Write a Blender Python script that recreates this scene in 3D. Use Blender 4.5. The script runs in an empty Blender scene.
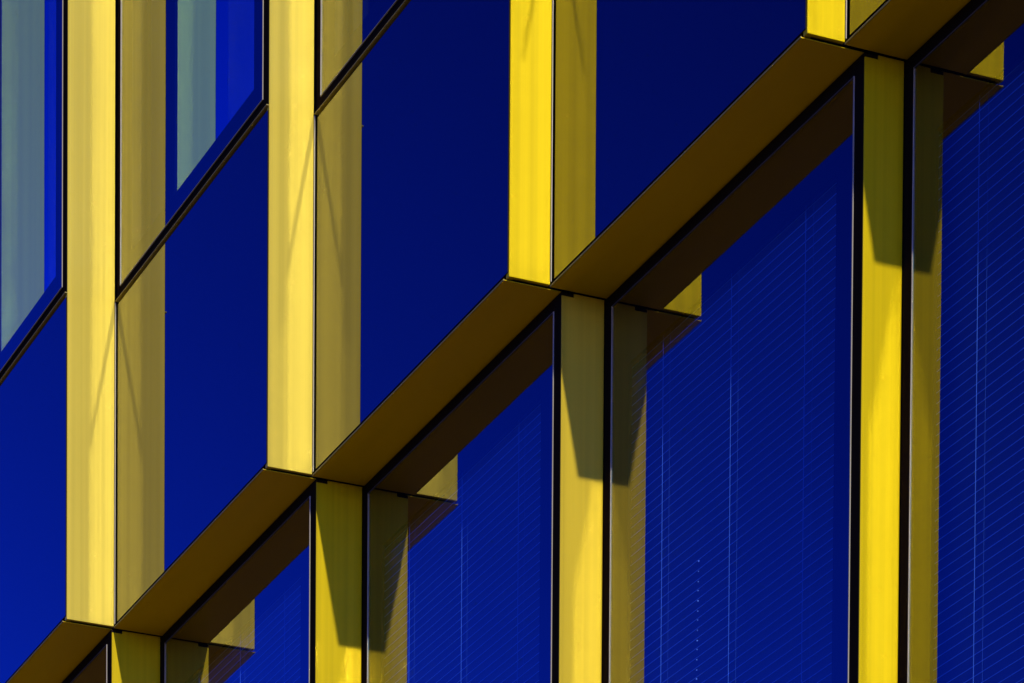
import bpy, bmesh, math, random
from mathutils import Vector, Matrix
random.seed(7)
sc = bpy.context.scene
col = sc.collection

# ------------------------------------------------------------------ numbers
G = 1.5                     # length of one glass run
D = 0.168                   # how far the lower storey stands back under the upper one
T = 0.0103                  # lower pier faces stand this far behind the upper cladding faces
SOF = 6.618                 # underside of the projecting storey above the ground
BAND = 1.1115               # height of the opaque glass band
WIN_UP = 2.35               # upper window height above that band
WIN_LO = 2.45               # lower window height
FIRST, LAST = -3, 6
RET = {1: .1577, 2: .1350, 3: .1141, 0: .1796, -1: .2015, -2: .222, -3: .242, 4: .0930, 5: .0720, 6: .0520, 7: .04}
B = {1: 0.0}                # depth of glass run k
for k in range(2, LAST + 2):
    B[k] = B[k-1] + RET[k]
for k in range(0, FIRST - 1, -1):
    B[k] = B[k+1] - RET[k+1]
def A(k): return (k - 1) * G

# ------------------------------------------------------------------ materials
def new_mat(name):
    m = bpy.data.materials.new(name); m.use_nodes = True
    nt = m.node_tree
    for n in list(nt.nodes): nt.nodes.remove(n)
    out = nt.nodes.new('ShaderNodeOutputMaterial')
    return m, nt, out
def node(nt, t, **kw):
    n = nt.nodes.new(t)
    for a, b in kw.items(): setattr(n, a, b)
    return n
def math_node(nt, op, a, b=None, c=None, clamp=False):
    n = nt.nodes.new('ShaderNodeMath'); n.operation = op; n.use_clamp = clamp
    for i, v in enumerate((a, b, c)):
        if v is None: continue
        if isinstance(v, (int, float)): n.inputs[i].default_value = v
        else: nt.links.new(v, n.inputs[i])
    return n.outputs[0]
def streaks(nt, scale=(30, 30, .25), detail=3.0, s=1.0):
    tc = node(nt, 'ShaderNodeTexCoord'); mp = node(nt, 'ShaderNodeMapping')
    mp.inputs['Scale'].default_value = scale
    nz = node(nt, 'ShaderNodeTexNoise'); nz.inputs['Scale'].default_value = s; nz.inputs['Detail'].default_value = detail
    nt.links.new(tc.outputs['Object'], mp.inputs[0]); nt.links.new(mp.outputs[0], nz.inputs[0])
    return nz.outputs['Fac']
def paint(name, base, rough, var=.08, bump=.0, spec=.5, metallic=0.0, scale=(30, 30, .25), tone_var=.10):
    m, nt, out = new_mat(name)
    p = node(nt, 'ShaderNodeBsdfPrincipled')
    f = streaks(nt, scale)
    g = streaks(nt, (2.2, 2.2, 1.1), 6.0)
    v = math_node(nt, 'MULTIPLY_ADD', f, 2 * var, 1 - var)
    w = math_node(nt, 'MULTIPLY_ADD', g, 2 * tone_var, 1 - tone_var)
    vw = math_node(nt, 'MULTIPLY', v, w)
    mx = node(nt, 'ShaderNodeVectorMath', operation='SCALE'); mx.inputs[0].default_value = base[:3]
    nt.links.new(vw, mx.inputs['Scale']); nt.links.new(mx.outputs[0], p.inputs['Base Color'])
    nt.links.new(math_node(nt, 'MULTIPLY_ADD', g, .16, rough - .08), p.inputs['Roughness'])
    p.inputs['Specular IOR Level'].default_value = spec; p.inputs['Metallic'].default_value = metallic
    if bump:
        b = node(nt, 'ShaderNodeBump'); b.inputs['Strength'].default_value = bump; b.inputs['Distance'].default_value = .002
        nt.links.new(f, b.inputs['Height']); nt.links.new(b.outputs[0], p.inputs['Normal'])
    nt.links.new(p.outputs[0], out.inputs[0])
    return m
def fresnel(nt, base, rise, cap):
    """reflectance that climbs towards grazing angles, the same from either side"""
    lw = node(nt, 'ShaderNodeLayerWeight'); lw.inputs['Blend'].default_value = .5
    x = math_node(nt, 'POWER', lw.outputs['Facing'], 5.0)
    f = math_node(nt, 'MINIMUM', math_node(nt, 'MULTIPLY_ADD', x, rise, base), cap)
    ge = node(nt, 'ShaderNodeNewGeometry')                # the coating works from the outer side
    return math_node(nt, 'MULTIPLY', f, math_node(nt, 'MULTIPLY_ADD', ge.outputs['Backfacing'], -.92, 1.0))
def wavy(nt, dist):
    f = streaks(nt, (9, 9, .35), 2.0)
    b = node(nt, 'ShaderNodeBump'); b.inputs['Strength'].default_value = 1.0; b.inputs['Distance'].default_value = dist
    nt.links.new(f, b.inputs['Height'])
    return b.outputs[0]
def glass(name, through, base=.18, rise=.85, wave=.00014, tint=(1, 1, 1), cap=.70):
    m, nt, out = new_mat(name)
    gl = node(nt, 'ShaderNodeBsdfGlossy'); gl.inputs['Roughness'].default_value = 0.0; gl.inputs['Color'].default_value = (*tint, 1)
    if wave: nt.links.new(wavy(nt, wave), gl.inputs['Normal'])
    if through is None:
        tr = node(nt, 'ShaderNodeBsdfDiffuse'); tr.inputs['Color'].default_value = (.004, .005, .010, 1)
    else:
        tr = node(nt, 'ShaderNodeBsdfTransparent'); tr.inputs['Color'].default_value = (*through, 1)
    mx = node(nt, 'ShaderNodeMixShader')
    nt.links.new(fresnel(nt, base, rise, cap), mx.inputs[0]); nt.links.new(tr.outputs[0], mx.inputs[1]); nt.links.new(gl.outputs[0], mx.inputs[2])
    nt.links.new(mx.outputs[0], out.inputs[0])
    return m
M = {}
M['yellow'] = paint('yellow_powder_coat', (.580, .420, .001), .40, var=.26, bump=.12, spec=.06, scale=(48, 48, .20), tone_var=.10)  # vertical streaks of light off wavy panes, varied into the base colour
M['hazed'] = paint('hazed_yellow_powder_coat', (.575, .438, .036), .40, var=.26, bump=.12, spec=.06, scale=(48, 48, .20), tone_var=.10)  # paleness of haze and strong highlights mixed into the coat colour
M['highlit'] = paint('highlit_yellow_powder_coat', (.585, .420, .018), .40, var=.26, bump=.12, spec=.06, scale=(40, 40, .22), tone_var=.08)  # weaker highlight paleness mixed into the coat colour
M['soffit'] = paint('yellow_soffit', (.62, .41, .001), .45, var=.05, spec=.06, scale=(.5, 14, 1), tone_var=.04)
M['reveal'] = paint('cream_reveal', (.82, .74, .42), .6, var=.05)
M['bead'] = paint('shaded_head_bead', (.085, .08, .07), .6, var=.2, spec=0.0)  # aluminium head bead with its shade mixed into the grey
M['black'] = paint('black_frame', (.016, .011, .006), .5, var=.2, spec=.0, scale=(60, 60, 3))
M['gasket'] = paint('black_gasket', (.005, .0045, .0035), .7, var=.2, spec=.0)
M['alu'] = paint('bare_aluminium', (.38, .34, .20), .5, var=.12, spec=.0, scale=(200, 200, 2))
M['lip'] = paint('pale_drip_edge', (.36, .29, .07), .5, var=.15, spec=.05)
M['outer'] = glass('clear_outer_glass', (.47, .71, 1.0))
M['clear'] = glass('inner_side_of_glass', (1, 1, 1), 0.0, 0.0, 0)
M['opaque'] = glass('opaque_blue_glass', None)
M['inner'] = glass('coated_inner_glass', None, .93, .0, cap=.95)
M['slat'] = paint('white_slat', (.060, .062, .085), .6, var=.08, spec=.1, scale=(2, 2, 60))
M['edge'] = paint('lit_slat_edge', (.28, .40, .60), .5, var=.1, spec=.0, scale=(4, 4, 60))  # light caught on the slat lip, put in as a brighter colour
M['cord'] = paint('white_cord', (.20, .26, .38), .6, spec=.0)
M['bright'] = paint('white_glints', (.85, .85, .85), .5)
M['wall'] = paint('grey_render', (.20, .20, .21), .8, var=.1, scale=(3, 3, 3))
M['stone'] = paint('dark_stone', (.16, .15, .14), .6, var=.15, scale=(4, 4, 4))
M['ground'] = paint('pale_paving', (.40, .262, .12), .85, var=.12, scale=(.6, .6, .6))
M['bounce_dark'] = paint('bounce_dark', (.025, .017, .011), .9, var=.2, scale=(3, 3, 3))  # dark colour for the added ground sheet that cuts bounce light

# ------------------------------------------------------------------ mesh helpers
class MB:
    def __init__(s): s.bm = bmesh.new()
    def box(s, x0, x1, y0, y1, z0, z1, mi=0, bevel=0.0):
        v = [s.bm.verts.new((x, y, z)) for z in (z0, z1) for y in (y0, y1) for x in (x0, x1)]
        fs = [s.bm.faces.new([v[i] for i in q]) for q in ((0, 2, 3, 1), (4, 5, 7, 6), (0, 1, 5, 4), (2, 6, 7, 3), (0, 4, 6, 2), (1, 3, 7, 5))]
        for f in fs: f.material_index = mi
        if bevel:
            es = {e for f in fs for e in f.edges}
            r = bmesh.ops.bevel(s.bm, geom=list(es), offset=bevel, segments=2, affect='EDGES', profile=.5)
            for f in r['faces']: f.material_index = mi
        return fs
    def prism_yz(s, pts, x0, x1, mi=0):
        """a polygon in (y, z), extruded along x"""
        a = [s.bm.verts.new((x0, y, z)) for y, z in pts]; b = [s.bm.verts.new((x1, y, z)) for y, z in pts]
        s.bm.faces.new(a[::-1]).material_index = mi; s.bm.faces.new(b).material_index = mi
        n = len(pts)
        for i in range(n): s.bm.faces.new((a[i], a[(i+1) % n], b[(i+1) % n], b[i])).material_index = mi
    def ring(s, x0, x1, z0, z1, wl, wr, wb, wt, y0, y1, mi=0):
        """a picture frame in the x-z plane, its four bars butted end to end"""
        s.box(x0, x0 + wl, y0, y1, z0, z1, mi); s.box(x1 - wr, x1, y0, y1, z0, z1, mi)
        s.box(x0 + wl, x1 - wr, y0, y1, z0, z0 + wb, mi); s.box(x0 + wl, x1 - wr, y0, y1, z1 - wt, z1, mi)
    def tube(s, p, q, r, seg=8):
        p, q = Vector(p), Vector(q); d = (q - p).normalized()
        u = d.orthogonal().normalized(); w = d.cross(u)
        rings = [[s.bm.verts.new(c + (u * math.cos(t) + w * math.sin(t)) * r) for t in [2 * math.pi * i / seg for i in range(seg)]] for c in (p, q)]
        for i in range(seg): s.bm.faces.new((rings[0][i], rings[0][(i+1) % seg], rings[1][(i+1) % seg], rings[1][i]))
        s.bm.faces.new(rings[0][::-1]); s.bm.faces.new(rings[1])
    def build(s, name, mats, parent, label=None):
        bmesh.ops.recalc_face_normals(s.bm, faces=s.bm.faces)
        me = bpy.data.meshes.new(name); s.bm.to_mesh(me); s.bm.free()
        o = bpy.data.objects.new(name, me); col.objects.link(o)
        for m in (mats if isinstance(mats, (list, tuple)) else [mats]): me.materials.append(m)
        if parent: o.parent = parent
        if label: o['label'] = label
        return o
def pane(name, x0, x1, z0, z1, y, thick, front, back, parent, label=None):
    """a sheet of glass: slot 0 looks outwards, slot 1 is the side and the back"""
    b = MB(); fs = b.box(x0, x1, y, y + thick, z0, z1, 1); fs[2].material_index = 0
    return b.build(name, [front, back], parent, label)

# ------------------------------------------------------------------ the building
ROOT_XY = (-.61782, 12.57299); ROT = math.radians(-66.1823)
def placed(name):
    o = bpy.data.objects.new(name, None); col.objects.link(o)
    o.location = (*ROOT_XY, 0); o.rotation_euler = (0, 0, ROT)
    return o
bld = placed('office_building')
bld['label'] = 'blue glass office building with a sawtooth front and sunlit yellow metal returns'
bld['category'] = 'building'

Z0 = SOF; ZB = SOF + BAND; ZT = ZB + WIN_UP; ZL = SOF - WIN_LO; ZS = ZL - 1.1
def soft_window(k, y, x0, x1, z0, z1, frame, frit, blind=False):
    """frame (l, r, b, t) black bars, frit (l, r, b, t) inner black border; returns the window object"""
    fl, fr, fb, ft = frame
    b = MB(); b.ring(x0, x1, z0, z1, fl, fr, fb, ft, y + .0012, y + .075)
    w = b.build('window', M['black'], bld)
    gx0, gx1, gz0, gz1 = x0 + fl, x1 - fr, z0 + fb, z1 - ft
    b = MB(); t = .0032; b.ring(gx0, gx1, gz0, gz1, t, t, t * .8, t, y - .0017, y + .0035)
    b.bm.faces.ensure_lookup_table()
    for f in b.bm.faces:
        if f.calc_center_median().z > gz1 - t - .0005: f.material_index = 1       # head bead: aluminium, its shade put into a darker grey
    b.build('glazing_bead', [M['alu'], M['bead']], w)
    pane('outer_pane', gx0 + t, gx1 - t, gz0 + t * .8, gz1 - t, y, .008, M['outer'], M['clear'], w)
    il, ir, ib, it = frit
    b = MB(); b.ring(gx0 + .0005, gx1 - .0005, gz0 + .0005, gz1 - .0005, il, ir, ib, it, y + .010, y + .020)
    b.build('inner_border', M['gasket'], w)
    b = MB(); fs = b.box(x0 - .28, x1 - .06, y + .092, y + .105, z0 + .01, z1 - .01, 1); fs[2].material_index = 0
    b.build('inner_pane', [M['inner'], M['black']], w)
    b = MB()
    b.box(x0 - .29, x1 - .005, y + .076, y + .12, z0, z0 + .009); b.box(x0 - .29, x1 - .005, y + .076, y + .12, z1 - .009, z1)
    b.box(x1 - .058, x1 - .005, y + .076, y + .12, z0 + .0095, z1 - .0095); b.box(x0 - .30, x0 - .2905, y + .03, y + .12, z0, z1)
    b.build('casing', M['black'], w)
    if not blind:
        b = MB(); b.box(x0 + .010, x0 + .018, y + .0205, y + .070, z0 + .012, z1 - .012); b.build('reveal', M['reveal'], w)
    return w

for k in range(FIRST, LAST + 1):
    x0, x1, y = A(k), A(k+1), B[k]
    R = RET[k]
    # --- upper storey: yellow return, opaque band, window
    b = MB(); b.box(x0 - .022, x0, y - R + .003, y - .0062, Z0 + .0045, ZT + .75, bevel=.0016)
    b.build('cladding_panel', M['hazed' if k in (-2, 0, 1) else 'highlit' if k in (-1, 4) else 'yellow'], bld)
    b = MB(); b.box(x0 - .06, x0 - .0225, y - R + .06, y + .09, Z0 + .004, ZT + .75)
    b.build('backing_sheet', M['gasket'], bld)
    b = MB(); b.box(x0 - .010, x0 + .0, y - .0042, y - .0016, Z0 + .014, ZB - .004)
    b.build('corner_trim', M['alu'], bld)
    sp = pane('spandrel_panel', x0 + .013, x1 - .006, Z0 + .017, ZB - .0165, y, .010, M['opaque'], M['black'], bld)
    b = MB(); b.box(x0 - .05, x1 - .024, y + .012, y + .06, Z0 + .003, ZB - .003)
    b.build('backing_tray', M['gasket'], sp)
    b = MB(); b.box(x0 + .002, x1 - .003, y - .005, y + .07, ZB - .0025, ZB + .0005)
    b.build('ledge', M['lip'], sp)
    soft_window(k, y, x0 + .002, x1 - .003, ZB + .001, ZT, (.040, .046, .034, .04), (.092, .108, .082, .085))
    b = MB(); b.box(x0 + .002, x1 - .003, y - .02, y + .12, ZT + .003, ZT + .75, bevel=.003)
    b.build('parapet_panel', M['yellow'], bld)
    # --- soffit tray under the projection
    b = MB(); b.box(x0 - .002, x1 - .018, y - .0035, y + D + .004, Z0 - .0005, Z0 + .0014)
    s = b.build('soffit_panel', M['soffit'], bld)
    b = MB(); b.box(x0 - .0015, x1 - .0175, y - .0065, y - .0038, Z0 - .001, Z0 + .0030)
    b.build('drip_edge', M['lip'], s)
    b = MB(); b.box(x0 - .1, x1 - .012, y + .02, y + D + .10, Z0 + .0026, Z0 + .0029)
    b.build('backing_sheet', M['gasket'], s)
    # --- lower storey: pier with its notched head, window, band
    xp = x0 - T; ya, yb = y - R + D, y + D
    ztop = Z0 - .0015; nz = ztop - .0105; ny = min(ya + .040, yb - .02)
    b = MB()
    b.prism_yz([(ya + .002, 0.0), (yb - .0012, 0.0), (yb - .0012, ztop), (ny, ztop), (ny, nz), (ya + .002, nz)], xp - .024, xp)
    bmesh.ops.recalc_face_normals(b.bm, faces=b.bm.faces)
    bmesh.ops.bevel(b.bm, geom=[e for e in b.bm.edges], offset=.0014, segments=2, affect='EDGES', profile=.5)
    p = b.build('pier_cladding', M['highlit' if k in (-2, 2, 5) else 'yellow'], bld)
    b = MB(); b.box(xp - .05, xp - .0245, ya + .03, yb + .08, .0, ztop - .001)
    b.build('backing_sheet', M['gasket'], p)
    xe = x1 - T - .026
    soft_window(k, yb, xp + .002, xe + .0225, ZL, Z0 - .002, (.046, .046, .04, .036), (.092, .106, .08, .19), blind=True)
    lp = pane('spandrel_panel', xp + .013, xe + .02, ZS, ZL - .012, yb, .010, M['opaque'], M['black'], bld)
    b = MB(); b.box(xp - .03, xe + .0, yb + .012, yb + .06, ZS - .02, ZL - .003); b.build('backing_tray', M['gasket'], lp)
    b = MB(); b.box(xp + .002, xe + .0225, yb - .004, yb + .2, 0.0, ZS - .024, bevel=.003); b.build('plinth', M['stone'], bld)
# body behind the front
b = MB()
for k in range(FIRST, LAST + 1):
    b.box(A(k) + .0, A(k+1) - .0, B[k] + D + .32, 6.0, 0, ZT + .70)
bmesh.ops.remove_doubles(b.bm, verts=b.bm.verts, dist=1e-5)
b.build('wall', M['wall'], bld)

# ------------------------------------------------------------------ blinds in the lower windows
def make_blind(k, label, with_glints):
    root = placed('window_blind')
    root['label'] = label; root['category'] = 'blind'; root['group'] = 'white slatted blinds behind the lower windows'
    y = B[k] + D + .050; xa, xb = A(k) - .20, A(k+1) - .125
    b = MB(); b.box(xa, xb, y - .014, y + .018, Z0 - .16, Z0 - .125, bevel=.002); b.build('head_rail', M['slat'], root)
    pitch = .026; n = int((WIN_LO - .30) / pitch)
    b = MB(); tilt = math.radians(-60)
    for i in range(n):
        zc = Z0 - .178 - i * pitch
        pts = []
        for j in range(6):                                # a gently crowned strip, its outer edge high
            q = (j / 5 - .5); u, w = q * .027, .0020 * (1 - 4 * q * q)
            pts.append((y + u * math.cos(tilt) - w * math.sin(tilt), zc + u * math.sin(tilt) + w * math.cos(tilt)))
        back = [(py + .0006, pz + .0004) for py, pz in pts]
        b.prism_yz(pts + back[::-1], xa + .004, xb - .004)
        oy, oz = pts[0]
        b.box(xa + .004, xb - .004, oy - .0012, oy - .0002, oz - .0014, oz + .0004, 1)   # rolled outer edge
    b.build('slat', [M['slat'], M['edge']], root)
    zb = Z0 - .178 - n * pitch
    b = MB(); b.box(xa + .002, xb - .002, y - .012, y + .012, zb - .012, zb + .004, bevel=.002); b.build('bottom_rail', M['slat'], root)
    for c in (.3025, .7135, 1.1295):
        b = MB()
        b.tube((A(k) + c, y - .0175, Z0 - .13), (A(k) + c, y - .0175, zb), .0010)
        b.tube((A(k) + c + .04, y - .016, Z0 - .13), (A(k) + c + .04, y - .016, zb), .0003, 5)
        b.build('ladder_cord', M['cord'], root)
    if with_glints:  # glints of light on the blind, built as small white dots
        b = MB()
        for i in range(40):
            bmesh.ops.create_icosphere(b.bm, subdivisions=1, radius=.0019 if i % 4 else .0024, matrix=Matrix.Translation((A(k) + .538 - i * .0006, y - .021, Z0 - .91 - i * .026 - (i % 3) * .0012)))
        b.build('glint_dots', M['bright'], root)
    return root
make_blind(0, 'slatted blind of which only a small corner shows, behind the lowest blue window', False)
make_blind(1, 'slatted blind behind the lower window between the second and third yellow piers', False)
make_blind(2, 'widest showing slatted blind, with a column of tiny light glints built as dots', True)
make_blind(3, 'slatted blind beyond the largest yellow pier, behind the partly seen end window', False)

# ------------------------------------------------------------------ ground
bpy.ops.mesh.primitive_grid_add(x_subdivisions=8, y_subdivisions=8, size=1600, location=(0, 0, -.004))
g = bpy.context.object; g.name = 'ground'; g['kind'] = 'structure'; g['label'] = 'pale paved square in front of the building'
g.data.materials.append(M['ground'])

# unseen dark sheet added on the near side to dim bounce under the soffits; its edge meets the front about half way along
def sheet(name, mat, a0, a1, y0, y1, z, label, th=.12):
    b = MB(); b.box(a0, a1, y0, y1, z - th, z)
    o = b.build(name, mat, None, label); o.location = (*ROOT_XY, 0); o.rotation_euler = (0, 0, ROT); o['kind'] = 'structure'
    return o
sheet('bounce_dimmer', M['bounce_dark'], 1.4, 300, -300, -.9, .004, 'unseen dark ground sheet added to dim bounce light on the soffits', .006)
sheet('added_kerb', M['stone'], 1.22, 1.39, -300, -.9, .12, 'added stone edging along the added dark ground sheet')
# ------------------------------------------------------------------ light
SUN = Vector((.3270, -.8888, .3212)).normalized()
el = math.asin(SUN.z)
li = bpy.data.lights.new('sun', 'SUN'); li.energy = 3.0; li.angle = math.radians(.65); li.color = (1.0, .94, .84)
lo = bpy.data.objects.new('sun', li); col.objects.link(lo); lo.location = (20, -50, 30)
lo.rotation_euler = SUN.to_track_quat('Z', 'Y').to_euler()
w = bpy.data.worlds.new('World'); sc.world = w; w.use_nodes = True
nt = w.node_tree; bg = nt.nodes['Background']
st = nt.nodes.new('ShaderNodeTexSky'); st.sky_type = 'NISHITA'; st.sun_disc = False
st.sun_elevation = el; st.sun_rotation = math.atan2(SUN.x, SUN.y)
st.ozone_density = 10; st.dust_density = .14; st.air_density = .8
ga = nt.nodes.new('ShaderNodeGamma'); ga.inputs[1].default_value = 2.8        # deep, polarised sky
fl = nt.nodes.new('ShaderNodeVectorMath'); fl.operation = 'MULTIPLY'; fl.inputs[1].default_value = (.25, .104, .124)
nt.links.new(st.outputs[0], ga.inputs[0]); nt.links.new(ga.outputs[0], fl.inputs[0])
nt.links.new(fl.outputs[0], bg.inputs[0]); bg.inputs[1].default_value = .10

# ------------------------------------------------------------------ camera
cd = bpy.data.cameras.new('camera'); cam = bpy.data.objects.new('camera', cd); col.objects.link(cam); sc.camera = cam
cd.sensor_width = 36; cd.lens = 138.6467; cd.shift_x = 12.342 / 1024; cd.shift_y = 1893.626 / 1024
cd.clip_start = .1; cd.clip_end = 3000
cam.matrix_world = Matrix.Translation((0, 0, 1.6)) @ Matrix.Rotation(math.radians(90 - 2.2649), 4, 'X') @ Matrix.Rotation(math.radians(.37344), 4, 'Z')

sc.render.engine = 'CYCLES'
cy = sc.cycles
cy.use_denoising = True
cy.max_bounces = 12; cy.glossy_bounces = 8; cy.transparent_max_bounces = 24; cy.diffuse_bounces = 5
cy.blur_glossy = .0; cy.caustics_reflective = True; cy.sample_clamp_indirect = 0
cy.use_guiding = True
vs = sc.view_settings; vs.view_transform = 'Standard'; vs.look = 'None'; vs.gamma = 1; vs.exposure = 0; vs.use_curve_mapping = False
